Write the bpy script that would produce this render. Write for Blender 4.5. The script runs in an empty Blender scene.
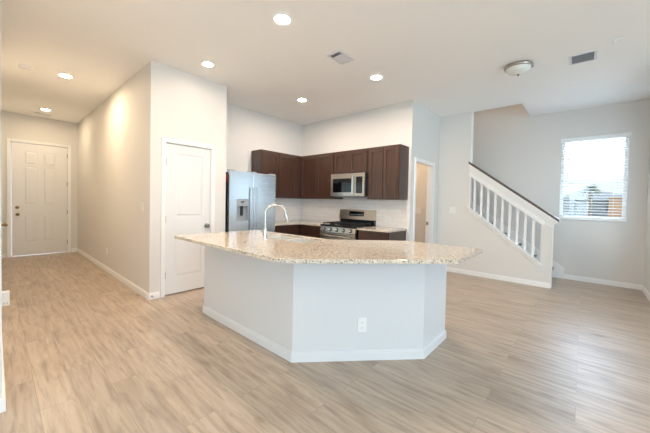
import bpy, bmesh, math, random
from mathutils import Vector, Matrix
random.seed(7)
sc = bpy.context.scene
COL = sc.collection

# ------------------------------------------------------------------ camera
F, CY, YAW, PITCH, ROLL, CAM_H = 292.577, 208.767, -0.847, 0.023, 0.021, 1.307
a = -YAW
fw = Vector((math.sin(a), math.cos(a), 0)); rt = Vector((math.cos(a), -math.sin(a), 0)); up = Vector((0, 0, 1))
f = math.cos(PITCH)*fw - math.sin(PITCH)*up
u = math.cos(PITCH)*up + math.sin(PITCH)*fw
r2 = math.cos(ROLL)*rt + math.sin(ROLL)*u
u2 = math.cos(ROLL)*u - math.sin(ROLL)*rt
cam = bpy.data.cameras.new('camera')
cam.sensor_fit = 'HORIZONTAL'; cam.sensor_width = 36.0; cam.lens = F/650*36
cam.shift_y = -(216.5-CY)/650
cam.clip_start = 0.02; cam.clip_end = 500
camo = bpy.data.objects.new('camera', cam); COL.objects.link(camo)
M = Matrix((r2, u2, -f)).transposed().to_4x4(); M.translation = (0, 0, CAM_H)
camo.matrix_world = M
sc.camera = camo

# ------------------------------------------------------------------ world, exposure, daylight
EXPOSURE = 1.77
SKY = 1.0
SUNGLOW = 8.0
DAY = 22.0
DAY_RIGHT = 4.2
DAY_SIDE = 16.0
w = bpy.data.worlds.new('world'); sc.world = w; w.use_nodes = True
bg = w.node_tree.nodes['Background']
# hazy overcast sky, brightest where the veiled sun stands beyond the stair window
wn = w.node_tree; wl = wn.links.new
tcw = wn.nodes.new('ShaderNodeTexCoord'); spw = wn.nodes.new('ShaderNodeSeparateXYZ'); rpw = wn.nodes.new('ShaderNodeValToRGB')
wl(tcw.outputs['Generated'], spw.inputs[0]); wl(spw.outputs['Z'], rpw.inputs['Fac'])
for el, (p_, c_) in zip([rpw.color_ramp.elements[0], rpw.color_ramp.elements[1], rpw.color_ramp.elements.new(0.4)], ((0.0, (0.27, 0.295, 0.315, 1)), (1.0, (0.55, 0.72, 0.9, 1)), (0.25, (0.34, 0.40, 0.46, 1)))):
    el.position = p_; el.color = c_
dt = wn.nodes.new('ShaderNodeVectorMath'); dt.operation = 'DOT_PRODUCT'; el_ = math.radians(25); dt.inputs[1].default_value = (math.cos(el_), -0.02, math.sin(el_))
nz = wn.nodes.new('ShaderNodeVectorMath'); nz.operation = 'NORMALIZE'; wl(tcw.outputs['Generated'], nz.inputs[0]); wl(nz.outputs[0], dt.inputs[0])
mr = wn.nodes.new('ShaderNodeMapRange'); mr.interpolation_type = 'SMOOTHSTEP'; mr.inputs['From Min'].default_value = 0.93; mr.inputs['From Max'].default_value = 0.992
wl(dt.outputs['Value'], mr.inputs['Value'])
glow = wn.nodes.new('ShaderNodeMix'); glow.data_type = 'RGBA'; glow.inputs[7].default_value = (SUNGLOW*0.72, SUNGLOW*0.98, SUNGLOW*1.3, 1)
wl(mr.outputs['Result'], glow.inputs[0]); wl(rpw.outputs['Color'], glow.inputs[6]); wl(glow.outputs[2], bg.inputs['Color'])
bg.inputs['Strength'].default_value = SKY
vs = sc.view_settings
sc.display_settings.display_device = 'sRGB'
vs.view_transform = 'Standard'; vs.look = 'None'; vs.gamma = 1.0; vs.exposure = EXPOSURE
vs.use_curve_mapping = False
sc.cycles.use_denoising = True
sc.cycles.max_bounces = 10; sc.cycles.diffuse_bounces = 6; sc.cycles.glossy_bounces = 4
sc.cycles.transparent_max_bounces = 16
sc.cycles.sample_clamp_indirect = 8.0

def area(name, loc, rot, sx, sy, power, color):
    l = bpy.data.lights.new(name, 'AREA'); l.shape = 'RECTANGLE'; l.size = sx; l.size_y = sy
    l.energy = power; l.color = color
    o = bpy.data.objects.new(name, l); COL.objects.link(o); o.location = loc; o.rotation_euler = rot
    return o
PI = math.pi
# area lamps added outside the unseen windows, standing in for skylight
for k, x in enumerate((-1.9, 0.4, 2.7)):
    area('window_fill_light', (x, -4.62, 1.55), (-PI/2, 0, PI), 1.7, 1.9, DAY, (0.57, 0.80, 1.0))

area('window_fill_light', (5.9, -0.92, 1.6), (-PI/2, 0, PI), 0.85, 1.35, DAY_RIGHT, (0.52, 0.78, 1.0))
for y in (-2.4, 0.6):
    area('window_fill_light', (-3.12, y, 1.6), (0, -PI/2, 0), 1.7, 1.5, DAY_SIDE, (0.64, 0.85, 1.0))  # lamps at the added side windows, lifting the surfaces that face them

# ------------------------------------------------------------------ materials
def lin(h):
    h = h.lstrip('#'); o = []
    for i in (0, 2, 4):
        c = int(h[i:i+2], 16)/255
        o.append(c/12.92 if c <= 0.04045 else ((c+0.055)/1.055)**2.4)
    return (*o, 1)
def mat(name, col, rough=0.5, metal=0.0, spec=0.5, bump=None, emit=None):
    m = bpy.data.materials.new(name); m.use_nodes = True
    nt = m.node_tree; b = nt.nodes['Principled BSDF']
    b.inputs['Base Color'].default_value = lin(col) if isinstance(col, str) else col
    b.inputs['Roughness'].default_value = rough; b.inputs['Metallic'].default_value = metal
    b.inputs['Specular IOR Level'].default_value = spec
    if emit:
        b.inputs['Emission Color'].default_value = (*emit[:3], 1); b.inputs['Emission Strength'].default_value = emit[3]
    if bump:
        sc_, st = bump
        tc = nt.nodes.new('ShaderNodeTexCoord'); n = nt.nodes.new('ShaderNodeTexNoise'); bp = nt.nodes.new('ShaderNodeBump')
        n.inputs['Scale'].default_value = sc_; n.inputs['Detail'].default_value = 4
        bp.inputs['Strength'].default_value = st; bp.inputs['Distance'].default_value = 0.004
        nt.links.new(tc.outputs['Object'], n.inputs['Vector']); nt.links.new(n.outputs['Fac'], bp.inputs['Height'])
        nt.links.new(bp.outputs['Normal'], b.inputs['Normal'])
    return m
def N(nt, t, **kw):
    n = nt.nodes.new(t)
    for k, v in kw.items():
        if k in n.inputs: n.inputs[k].default_value = v
        else: setattr(n, k, v)
    return n
def ramp(nt, stops):
    n = nt.nodes.new('ShaderNodeValToRGB'); e = n.color_ramp.elements
    while len(e) < len(stops): e.new(0.5)
    for el, (p, c) in zip(e, stops): el.position = p; el.color = c
    return n

M_WALL = mat('wall_paint', '#DFDDD9', 0.75, spec=0.25, bump=(220, 0.12))
M_CEIL = mat('ceiling_paint', '#F5F4F2', 0.85, spec=0.2, bump=(160, 0.15))
M_ISLE = mat('island_paint', '#D6D7D8', 0.6, spec=0.3, bump=(200, 0.15))
M_TRIM = mat('white_trim', '#F0F0EF', 0.35)
M_ITRIM = mat('island_trim_paint', '#DFE0E1', 0.4)
M_DOOR = mat('door_paint', '#E6E6E6', 0.36)
M_PLAST = mat('white_plastic', '#E9E9E8', 0.35)
M_SLOT = mat('outlet_slots', '#AEB1B6', 0.5)
M_NICK = mat('satin_nickel', '#A9A39A', 0.3, 1.0)
M_BRASS = mat('aged_brass', '#8C7248', 0.35, 1.0)
M_CHROME = mat('brushed_chrome', '#BFBDB8', 0.26, 1.0)
M_HANDLE = mat('handle_steel', '#B2B6B9', 0.3, 1.0)
M_BLACK = mat('black_enamel', '#121214', 0.25)
M_IRON = mat('cast_iron', '#1B1B1D', 0.6)
M_GLASSB = mat('black_glass', '#0D0E11', 0.06)
M_DARK = mat('dark_plastic', '#2A2B2E', 0.45)
M_GREYP = mat('dispenser_grey', '#9DA2A6', 0.35)
M_RED = mat('red_label', '#C2452E', 0.5)
M_BLIND = mat('blind_vinyl', '#F2F3F3', 0.45)
M_FROST = mat('frosted_glass', '#E4E6E2', 0.3)
M_DUCT = mat('vent_dark', '#55585C', 0.6)
M_VENT = mat('vent_white', '#DADADF', 0.4)
M_LENS = mat('lamp_lens', '#FFFFFF', 0.4, emit=(1.0, 0.83, 0.70, 215.0))
M_LENSP = mat('pantry_lamp_lens', '#FFFFFF', 0.4, emit=(1.0, 0.80, 0.66, 27.0))
M_LENSW = mat('warm_lamp_lens', '#FFFFFF', 0.4, emit=(1.0, 0.70, 0.44, 66.0))
M_LENSH = mat('hall_lamp_lens', '#FFFFFF', 0.4, emit=(1.0, 0.79, 0.54, 103.0))
M_LENSB = mat('bright_hall_lamp_lens', '#FFFFFF', 0.4, emit=(1.0, 0.77, 0.52, 200.0))
M_RISER = mat('riser_paint', '#D9D9DA', 0.5)
M_RAIL = mat('handrail_wood', '#5E5048', 0.4)
M_SHAFT = mat('stairwell_paint', '#D8CFC2', 0.8)

def steel(name, col, rough, axis):
    m = bpy.data.materials.new(name); m.use_nodes = True; nt = m.node_tree; b = nt.nodes['Principled BSDF']
    b.inputs['Metallic'].default_value = 1.0; b.inputs['Base Color'].default_value = lin(col)
    tc = N(nt, 'ShaderNodeTexCoord'); mp = N(nt, 'ShaderNodeMapping'); s = [1, 1, 1]; s[axis] = 160
    mp.inputs['Scale'].default_value = s
    n = N(nt, 'ShaderNodeTexNoise', Scale=3.0, Detail=3.0)
    r = ramp(nt, [(0.2, (rough-0.008,)*3+(1,)), (0.8, (rough+0.008,)*3+(1,))])
    nt.links.new(tc.outputs['Object'], mp.inputs['Vector']); nt.links.new(mp.outputs['Vector'], n.inputs['Vector'])
    nt.links.new(n.outputs['Fac'], r.inputs['Fac']); nt.links.new(r.outputs['Color'], b.inputs['Roughness'])
    return m
M_STEEL = steel('stainless_steel', '#D2D6D9', 0.27, 2)
M_STEELB = steel('stainless_warm', '#C6BDB0', 0.3, 2)
M_SINK = mat('sink_steel', '#E4E3DF', 0.35, 0.55)

def wood(name, dark, light):
    m = bpy.data.materials.new(name); m.use_nodes = True; nt = m.node_tree; b = nt.nodes['Principled BSDF']
    tc = N(nt, 'ShaderNodeTexCoord'); mp = N(nt, 'ShaderNodeMapping'); mp.inputs['Scale'].default_value = (26, 26, 1.6)
    n = N(nt, 'ShaderNodeTexNoise', Scale=1.6, Detail=6.0, Distortion=0.6)
    r = ramp(nt, [(0.25, lin(dark)), (0.8, lin(light))])
    nt.links.new(tc.outputs['Object'], mp.inputs['Vector']); nt.links.new(mp.outputs['Vector'], n.inputs['Vector'])
    nt.links.new(n.outputs['Fac'], r.inputs['Fac']); nt.links.new(r.outputs['Color'], b.inputs['Base Color'])
    b.inputs['Roughness'].default_value = 0.33; b.inputs['Specular IOR Level'].default_value = 0.75
    return m
M_CAB = wood('espresso_wood', '#301D15', '#4F3325')

def granite(name, base, mid, grey, dark):
    m = bpy.data.materials.new(name); m.use_nodes = True; nt = m.node_tree; b = nt.nodes['Principled BSDF']
    tc = N(nt, 'ShaderNodeTexCoord')
    n1 = N(nt, 'ShaderNodeTexNoise', Scale=34.0, Detail=5.0); n2 = N(nt, 'ShaderNodeTexNoise', Scale=120.0, Detail=3.0)
    v1 = N(nt, 'ShaderNodeTexVoronoi', Scale=130.0); n3 = N(nt, 'ShaderNodeTexNoise', Scale=200.0, Detail=2.0)
    for n in (n1, n2, v1, n3): nt.links.new(tc.outputs['Object'], n.inputs['Vector'])
    r1 = ramp(nt, [(0.35, lin(mid)), (0.6, lin(base))])
    nt.links.new(n1.outputs['Fac'], r1.inputs['Fac'])
    r2_ = ramp(nt, [(0.50, (0, 0, 0, 1)), (0.58, (1, 1, 1, 1))]); nt.links.new(n2.outputs['Fac'], r2_.inputs['Fac'])
    mx = N(nt, 'ShaderNodeMix', data_type='RGBA'); mx.inputs[7].default_value = lin(grey)
    nt.links.new(r2_.outputs['Color'], mx.inputs[0]); nt.links.new(r1.outputs['Color'], mx.inputs[6])
    sp = N(nt, 'ShaderNodeSeparateColor'); nt.links.new(v1.outputs['Color'], sp.inputs['Color'])
    r3 = ramp(nt, [(0.885, (0, 0, 0, 1)), (0.925, (1, 1, 1, 1))]); nt.links.new(sp.outputs[0], r3.inputs['Fac'])
    mx2 = N(nt, 'ShaderNodeMix', data_type='RGBA'); mx2.inputs[7].default_value = lin(dark)
    nt.links.new(r3.outputs['Color'], mx2.inputs[0]); nt.links.new(mx.outputs[2], mx2.inputs[6])
    r4 = ramp(nt, [(0.62, (0, 0, 0, 1)), (0.68, (1, 1, 1, 1))]); nt.links.new(n3.outputs['Fac'], r4.inputs['Fac'])
    mx3 = N(nt, 'ShaderNodeMix', data_type='RGBA'); mx3.inputs[7].default_value = lin('#F3EBE0')
    nt.links.new(r4.outputs['Color'], mx3.inputs[0]); nt.links.new(mx2.outputs[2], mx3.inputs[6])
    nt.links.new(mx3.outputs[2], b.inputs['Base Color'])
    b.inputs['Roughness'].default_value = 0.07
    return m
M_GRAN = granite('speckled_granite', '#E3D8C8', '#D0BA9E', '#AFA89F', '#4E4845')
M_GRAN2 = M_GRAN

def floor_mat():
    m = bpy.data.materials.new('oak_plank_floor'); m.use_nodes = True; nt = m.node_tree; b = nt.nodes['Principled BSDF']
    L = nt.links.new
    tc = N(nt, 'ShaderNodeTexCoord'); mp = N(nt, 'ShaderNodeMapping'); mp.inputs['Rotation'].default_value = (0, 0, PI/2)
    L(tc.outputs['Object'], mp.inputs['Vector'])
    br = N(nt, 'ShaderNodeTexBrick', Scale=1.0, Bias=0.0)
    br.inputs['Color1'].default_value = (0, 0, 0, 1); br.inputs['Color2'].default_value = (1, 1, 1, 1); br.inputs['Mortar'].default_value = (0.5, 0.5, 0.5, 1)
    br.inputs['Mortar Size'].default_value = 0.0012; br.inputs['Mortar Smooth'].default_value = 0.2
    br.inputs['Brick Width'].default_value = 1.22; br.inputs['Row Height'].default_value = 0.18; br.offset = 0.37; br.offset_frequency = 2
    L(mp.outputs['Vector'], br.inputs['Vector'])
    # every plank shifts the grain so neighbours differ
    off = N(nt, 'ShaderNodeVectorMath', operation='SCALE'); off.inputs['Scale'].default_value = 23.0
    cmb = N(nt, 'ShaderNodeCombineXYZ'); sepc = N(nt, 'ShaderNodeSeparateColor'); L(br.outputs['Color'], sepc.inputs['Color'])
    L(sepc.outputs[0], cmb.inputs['X']); L(sepc.outputs[0], cmb.inputs['Y']); L(cmb.outputs[0], off.inputs[0])
    ad = N(nt, 'ShaderNodeVectorMath', operation='ADD'); L(tc.outputs['Object'], ad.inputs[0]); L(off.outputs[0], ad.inputs[1])
    g = N(nt, 'ShaderNodeMapping'); g.inputs['Scale'].default_value = (13, 1.3, 1); L(ad.outputs[0], g.inputs['Vector'])
    gn = N(nt, 'ShaderNodeTexNoise', Scale=2.2, Detail=8.0, Roughness=0.62, Distortion=0.7); L(g.outputs[0], gn.inputs['Vector'])
    g2 = N(nt, 'ShaderNodeMapping'); g2.inputs['Scale'].default_value = (6.0, 0.55, 1); L(ad.outputs[0], g2.inputs['Vector'])
    wv = N(nt, 'ShaderNodeTexWave', wave_type='BANDS', Scale=0.75, Distortion=11.0, Detail=2.5)
    wv.inputs['Detail Scale'].default_value = 0.7; L(g2.outputs[0], wv.inputs['Vector'])
    bl = N(nt, 'ShaderNodeTexNoise', Scale=1.7, Detail=3.0); g3 = N(nt, 'ShaderNodeMapping'); g3.inputs['Scale'].default_value = (2.6, 0.9, 1)
    L(ad.outputs[0], g3.inputs['Vector']); L(g3.outputs[0], bl.inputs['Vector'])
    base = ramp(nt, [(0.26, lin('#948577')), (0.5, lin('#B4A595')), (0.74, lin('#C2B4A4'))]); L(gn.outputs['Fac'], base.inputs['Fac'])
    # cathedral rings
    rw = ramp(nt, [(0.45, (1, 1, 1, 1)), (0.95, (0.84, 0.80, 0.76, 1))]); L(wv.outputs['Fac'], rw.inputs['Fac'])
    m1 = N(nt, 'ShaderNodeMix', data_type='RGBA', blend_type='MULTIPLY'); m1.inputs[0].default_value = 0.45
    L(base.outputs['Color'], m1.inputs[6]); L(rw.outputs['Color'], m1.inputs[7])
    # plank to plank tone
    pt = ramp(nt, [(0.0, (0.90, 0.89, 0.88, 1)), (1.0, (1.06, 1.05, 1.03, 1))]); L(sepc.outputs[0], pt.inputs['Fac'])
    m2 = N(nt, 'ShaderNodeMix', data_type='RGBA', blend_type='MULTIPLY'); m2.inputs[0].default_value = 0.9
    L(m1.outputs[2], m2.inputs[6]); L(pt.outputs['Color'], m2.inputs[7])
    bb = ramp(nt, [(0.30, (0.78, 0.74, 0.70, 1)), (0.48, (1, 1, 1, 1))]); L(bl.outputs['Fac'], bb.inputs['Fac'])
    m3 = N(nt, 'ShaderNodeMix', data_type='RGBA', blend_type='MULTIPLY'); m3.inputs[0].default_value = 0.8
    L(m2.outputs[2], m3.inputs[6]); L(bb.outputs['Color'], m3.inputs[7])
    # knots
    kv = N(nt, 'ShaderNodeTexVoronoi', Scale=1.25); gk = N(nt, 'ShaderNodeMapping'); gk.inputs['Scale'].default_value = (2.2, 0.9, 1)
    L(ad.outputs[0], gk.inputs['Vector']); L(gk.outputs[0], kv.inputs['Vector'])
    kr = ramp(nt, [(0.025, (0.36, 0.30, 0.26, 1)), (0.095, (1, 1, 1, 1))]); L(kv.outputs['Distance'], kr.inputs['Fac'])
    m4 = N(nt, 'ShaderNodeMix', data_type='RGBA', blend_type='MULTIPLY'); m4.inputs[0].default_value = 0.75
    L(m3.outputs[2], m4.inputs[6]); L(kr.outputs['Color'], m4.inputs[7])
    # joints
    m5 = N(nt, 'ShaderNodeMix', data_type='RGBA', blend_type='MIX'); m5.inputs[7].default_value = lin('#7C6858')
    mf = N(nt, 'ShaderNodeMath', operation='MULTIPLY'); mf.inputs[1].default_value = 0.55; L(br.outputs['Fac'], mf.inputs[0])
    L(mf.outputs[0], m5.inputs[0]); L(m4.outputs[2], m5.inputs[6])
    L(m5.outputs[2], b.inputs['Base Color'])
    rr = ramp(nt, [(0.3, (0.39,)*3+(1,)), (0.7, (0.35,)*3+(1,))]); L(gn.outputs['Fac'], rr.inputs['Fac']); L(rr.outputs['Color'], b.inputs['Roughness'])
    bp = N(nt, 'ShaderNodeBump'); bp.inputs['Strength'].default_value = 0.05; bp.inputs['Distance'].default_value = 0.003
    L(gn.outputs['Fac'], bp.inputs['Height']); L(bp.outputs['Normal'], b.inputs['Normal'])
    b.inputs['Specular IOR Level'].default_value = 0.5
    return m
M_FLOOR = floor_mat()

def tile_mat():
    m = bpy.data.materials.new('white_subway_tile'); m.use_nodes = True; nt = m.node_tree; b = nt.nodes['Principled BSDF']; L = nt.links.new
    tc = N(nt, 'ShaderNodeTexCoord'); sp = N(nt, 'ShaderNodeSeparateXYZ'); L(tc.outputs['Object'], sp.inputs[0])
    ad = N(nt, 'ShaderNodeMath', operation='ADD'); L(sp.outputs['X'], ad.inputs[0]); L(sp.outputs['Y'], ad.inputs[1])
    cb = N(nt, 'ShaderNodeCombineXYZ'); L(ad.outputs[0], cb.inputs['X']); L(sp.outputs['Z'], cb.inputs['Y'])
    br = N(nt, 'ShaderNodeTexBrick', Scale=1.0); br.inputs['Color1'].default_value = lin('#F0EDE9'); br.inputs['Color2'].default_value = lin('#ECE8E4')
    br.inputs['Mortar'].default_value = lin('#DAD6D1'); br.inputs['Mortar Size'].default_value = 0.002
    br.inputs['Brick Width'].default_value = 0.152; br.inputs['Row Height'].default_value = 0.076
    L(cb.outputs[0], br.inputs['Vector']); L(br.outputs['Color'], b.inputs['Base Color'])
    b.inputs['Roughness'].default_value = 0.18
    return m
M_TILE = tile_mat()

def glass_mat():
    m = bpy.data.materials.new('window_glass'); m.use_nodes = True; nt = m.node_tree; nt.nodes.clear(); L = nt.links.new
    o = N(nt, 'ShaderNodeOutputMaterial'); t = N(nt, 'ShaderNodeBsdfTransparent'); g = N(nt, 'ShaderNodeBsdfGlossy'); g.inputs['Roughness'].default_value = 0.02
    mx = N(nt, 'ShaderNodeMixShader'); mx.inputs[0].default_value = 0.06
    L(t.outputs[0], mx.inputs[1]); L(g.outputs[0], mx.inputs[2]); L(mx.outputs[0], o.inputs['Surface'])
    return m
M_GLASS = glass_mat()

# ------------------------------------------------------------------ mesh helpers
class MB:
    def __init__(s): s.bm = bmesh.new()
    def box(s, x0, x1, y0, y1, z0, z1, bev=0.0, seg=2, M=None):
        r = bmesh.ops.create_cube(s.bm, size=1.0); v = r['verts']
        bmesh.ops.scale(s.bm, vec=(abs(x1-x0), abs(y1-y0), abs(z1-z0)), verts=v)
        bmesh.ops.translate(s.bm, vec=((x0+x1)/2, (y0+y1)/2, (z0+z1)/2), verts=v)
        if bev > 0:
            e = list({e for q in v for e in q.link_edges})
            r = bmesh.ops.bevel(s.bm, geom=e, offset=bev, segments=seg, affect='EDGES', profile=0.5)
            v = list({q for fc in r['faces'] for q in fc.verts} | {q for q in v if q.is_valid})
        if M is not None: bmesh.ops.transform(s.bm, matrix=M, verts=v)
        return s
    def prism(s, pts, d, bev=0.0):
        """closed polygon of 3-D points pushed along vector d"""
        vs_ = [s.bm.verts.new(p) for p in pts]; fc = s.bm.faces.new(vs_)
        ex = bmesh.ops.extrude_face_region(s.bm, geom=[fc])
        nv = [q for q in ex['geom'] if isinstance(q, bmesh.types.BMVert)]
        bmesh.ops.translate(s.bm, vec=d, verts=nv)
        if bev > 0:
            e = list({e for q in vs_+nv for e in q.link_edges})
            bmesh.ops.bevel(s.bm, geom=e, offset=bev, segments=2, affect='EDGES', profile=0.5)
        return s
    def lathe(s, prof, c, axis=(0, 0, 1), n=24):
        ax = Vector(axis).normalized(); q = Vector((0, 0, 1)).rotation_difference(ax)
        rings = []
        for (r, h) in prof:
            if r < 1e-6: rings.append([s.bm.verts.new(Vector(c)+q @ Vector((0, 0, h)))])
            else: rings.append([s.bm.verts.new(Vector(c)+q @ Vector((r*math.cos(2*PI*k/n), r*math.sin(2*PI*k/n), h))) for k in range(n)])
        for A, B in zip(rings, rings[1:]):
            for k in range(n):
                k2 = (k+1) % n
                if len(A) == 1 and len(B) == 1: continue
                if len(A) == 1: s.bm.faces.new((A[0], B[k], B[k2]))
                elif len(B) == 1: s.bm.faces.new((A[k], A[k2], B[0]))
                else: s.bm.faces.new((A[k], A[k2], B[k2], B[k]))
        if len(rings[0]) > 1: s.bm.faces.new(rings[0])
        if len(rings[-1]) > 1: s.bm.faces.new(rings[-1])
        return s
    def tube(s, pts, r, n=12):
        pts = [Vector(p) for p in pts]; rr = r if isinstance(r, (list, tuple)) else [r]*len(pts)
        rings = []; prev = None
        for i, p in enumerate(pts):
            t = (pts[min(i+1, len(pts)-1)]-pts[max(i-1, 0)]).normalized()
            if prev is None:
                ref = Vector((0, 0, 1)) if abs(t.z) < 0.9 else Vector((1, 0, 0)); nx = t.cross(ref).normalized()
            else: nx = (prev-t*prev.dot(t)).normalized()
            prev = nx; ny = t.cross(nx)
            rings.append([s.bm.verts.new(p+rr[i]*(nx*math.cos(2*PI*k/n)+ny*math.sin(2*PI*k/n))) for k in range(n)])
        for A, B in zip(rings, rings[1:]):
            for k in range(n): s.bm.faces.new((A[k], A[(k+1) % n], B[(k+1) % n], B[k]))
        s.bm.faces.new(rings[0]); s.bm.faces.new(rings[-1])
        return s
    def build(s, name, m, parent=None, smooth=None, loc=None, M=None):
        bmesh.ops.recalc_face_normals(s.bm, faces=s.bm.faces[:])
        if M is not None: bmesh.ops.transform(s.bm, matrix=M, verts=s.bm.verts[:])
        off = Vector((0, 0, 0))
        if parent is not None: off = Vector(parent.get('_o', (0, 0, 0)))
        me = bpy.data.meshes.new(name)
        if loc is not None:
            bmesh.ops.translate(s.bm, vec=-Vector(loc), verts=s.bm.verts[:])
        elif off.length > 0:
            bmesh.ops.translate(s.bm, vec=-off, verts=s.bm.verts[:])
        s.bm.to_mesh(me); s.bm.free()
        if smooth: me.shade_smooth(); me.set_sharp_from_angle(angle=math.radians(smooth))
        me.materials.append(m)
        o = bpy.data.objects.new(name, me); COL.objects.link(o)
        if parent is not None: o.parent = parent; o['_o'] = tuple(off)
        elif loc is not None: o.location = loc; o['_o'] = tuple(loc)
        return o
def thing(name, label, cat, loc, group=None):
    o = bpy.data.objects.new(name, None); COL.objects.link(o); o.location = loc; o['_o'] = tuple(loc)
    o.empty_display_size = 0.1
    return tag(o, label, cat, group)
def tag(o, label, cat, group=None):
    o['label'] = label; o['category'] = cat
    if group: o['group'] = group
    return o
def struct(o): o['kind'] = 'structure'; return o
def copy_tree(o, loc, label):
    d = Vector(loc)-o.location
    def rec(q, par):
        c = q.copy(); COL.objects.link(c)
        if par is not None: c.parent = par
        for ch in q.children: rec(ch, c)
        return c
    c = rec(o, None); c.location = loc; c['label'] = label
    return c

# ------------------------------------------------------------------ key dimensions
H = 3.05
HALLX, ENDY, PANY, PANR, FRY, RGX = 1.32, 9.06, 4.154, 2.372, 4.86, 4.66
DWY, STX, STE, WINX, RY, OPY, LX = 2.2, 5.895, 0.36, 6.893, -0.752, 0.841, 0.028
WT = 0.11

# ------------------------------------------------------------------ structure
struct(MB().box(-3.15, WINX+0.15, -4.65, ENDY+0.15, -0.12, 0).build('floor', M_FLOOR))
c = MB()
c.box(-3.15, STX+0.06, -4.65, ENDY+0.15, H, H+0.30)
c.box(STX+0.06, WINX+0.15, -4.65, OPY, H, H+0.30)
c.box(STX+0.06, WINX+0.15, 4.97, ENDY+0.15, H, H+0.30)
struct(c.build('ceiling', M_CEIL))
def wall(name, boxes, m=M_WALL):
    b = MB()
    for q in boxes: b.box(*q)
    return struct(b.build(name, m))
wall('wall_hall', [(HALLX, HALLX+WT, PANY, ENDY, 0, H)])
# pantry door opening: x 1.505..2.132, top 2.052
PD0, PD1, PDT = 1.507, 2.130, 2.050
wall('wall_pantry', [(HALLX+WT, PD0-0.02, PANY, PANY+WT, 0, H), (PD1+0.02, PANR, PANY, PANY+WT, 0, H), (PD0-0.02, PD1+0.02, PANY, PANY+WT, PDT+0.02, H),
                     (PANR-WT, PANR, PANY+WT, FRY, 0, H)])
wall('wall_kitchen', [(HALLX+WT, RGX+WT, FRY, FRY+WT, 0, H)])
wall('wall_range', [(RGX, RGX+WT, DWY, FRY, 0, H)])
D0, D1, DT = 4.845, 5.600, 2.045
wall('wall_doorway', [(RGX+WT, D0-0.018, DWY, DWY+WT, 0, H), (D1+0.018, STX, DWY, DWY+WT, 0, H), (D0-0.018, D1+0.018, DWY, DWY+WT, DT+0.018, H)])
# stair wall: full height behind, sloping knee wall with an opening for the balusters in front
sy = lambda y: 1.231+0.797*(y-1.594)      # lower edge of the baluster opening
ty = lambda y: 1.850+0.749*(y-1.594)      # upper edge
b = MB().prism([(STX, STE, 0), (STX, 4.97, 0), (STX, 4.97, H), (STX, 1.61, H), (STX, 1.61, sy(1.61)), (STX, 0.506, sy(0.506)), (STX, 0.506, 1.06), (STX, STE, 0.97)], (WT, 0, 0))
struct(b.build('wall_stair', M_WALL))
W0, W1, WZ0, WZ1 = -0.530, 0.335, 1.10, 2.545
wall('wall_window', [(WINX, WINX+0.15, RY-0.15, W0, 0, 5.8), (WINX, WINX+0.15, W1, 5.1, 0, 5.8), (WINX, WINX+0.15, W0, W1, 0, WZ0), (WINX, WINX+0.15, W0, W1, WZ1, 5.8)])
wall('wall_right', [(5.2, 5.45, RY-0.15, RY, 0, H), (6.35, WINX, RY-0.15, RY, 0, H), (5.45, 6.35, RY-0.15, RY, 0, 0.9), (5.45, 6.35, RY-0.15, RY, 2.3, H), (5.2, 5.35, -4.5, RY-0.15, 0, H)])
wall('wall_left', [(LX-WT, LX, 2.6, ENDY, 0, H), (-3.0, LX-WT, 2.6, 2.6+WT, 0, H)])
ED0, ED1, EDT = 0.235, 1.140, 2.445
wall('wall_entry', [(LX-WT, ED0-0.02, ENDY, ENDY+0.15, 0, H), (ED1+0.02, HALLX+WT, ENDY, ENDY+0.15, 0, H), (ED0-0.02, ED1+0.02, ENDY, ENDY+0.15, EDT+0.02, H)])
rear = []; xs = [-3.0]
for x in (-1.9, 0.4, 2.7): xs += [x-0.85, x+0.85]
xs.append(5.35)
for i in range(0, len(xs), 2): rear.append((xs[i], xs[i+1], -4.65, -4.5, 0, H))
for x in (-1.9, 0.4, 2.7): rear += [(x-0.85, x+0.85, -4.65, -4.5, 0, 0.6), (x-0.85, x+0.85, -4.65, -4.5, 2.5, H)]
wall('wall_rear', rear)
sd_ = [(-3.15, -3.0, -4.65, -3.25, 0, H), (-3.15, -3.0, -1.55, -0.25, 0, H), (-3.15, -3.0, 1.45, 2.6+WT, 0, H)]
for y in (-2.4, 0.6): sd_ += [(-3.15, -3.0, y-0.85, y+0.85, 0, 0.8), (-3.15, -3.0, y-0.85, y+0.85, 2.4, H)]
wall('wall_side', sd_)
wall('wall_laundry', [(RGX+WT, STX, 4.86, 4.97, 0, H)])
# enclosure of the stairwell on the floor above
wall('wall_upstairs', [(STX-0.05, STX+0.06, OPY-WT, 5.08, H+0.30, 5.8), (STX+0.06, WINX, OPY-WT, OPY, H+0.30, 5.8), (STX+0.06, WINX, 4.97, 5.08, H+0.30, 5.8),
                       (STX-0.05, WINX+0.15, OPY-WT, 5.08, 5.8, 5.92), (STX+WT, WINX, 4.97, 5.08, 0, H)], M_SHAFT)

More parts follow.
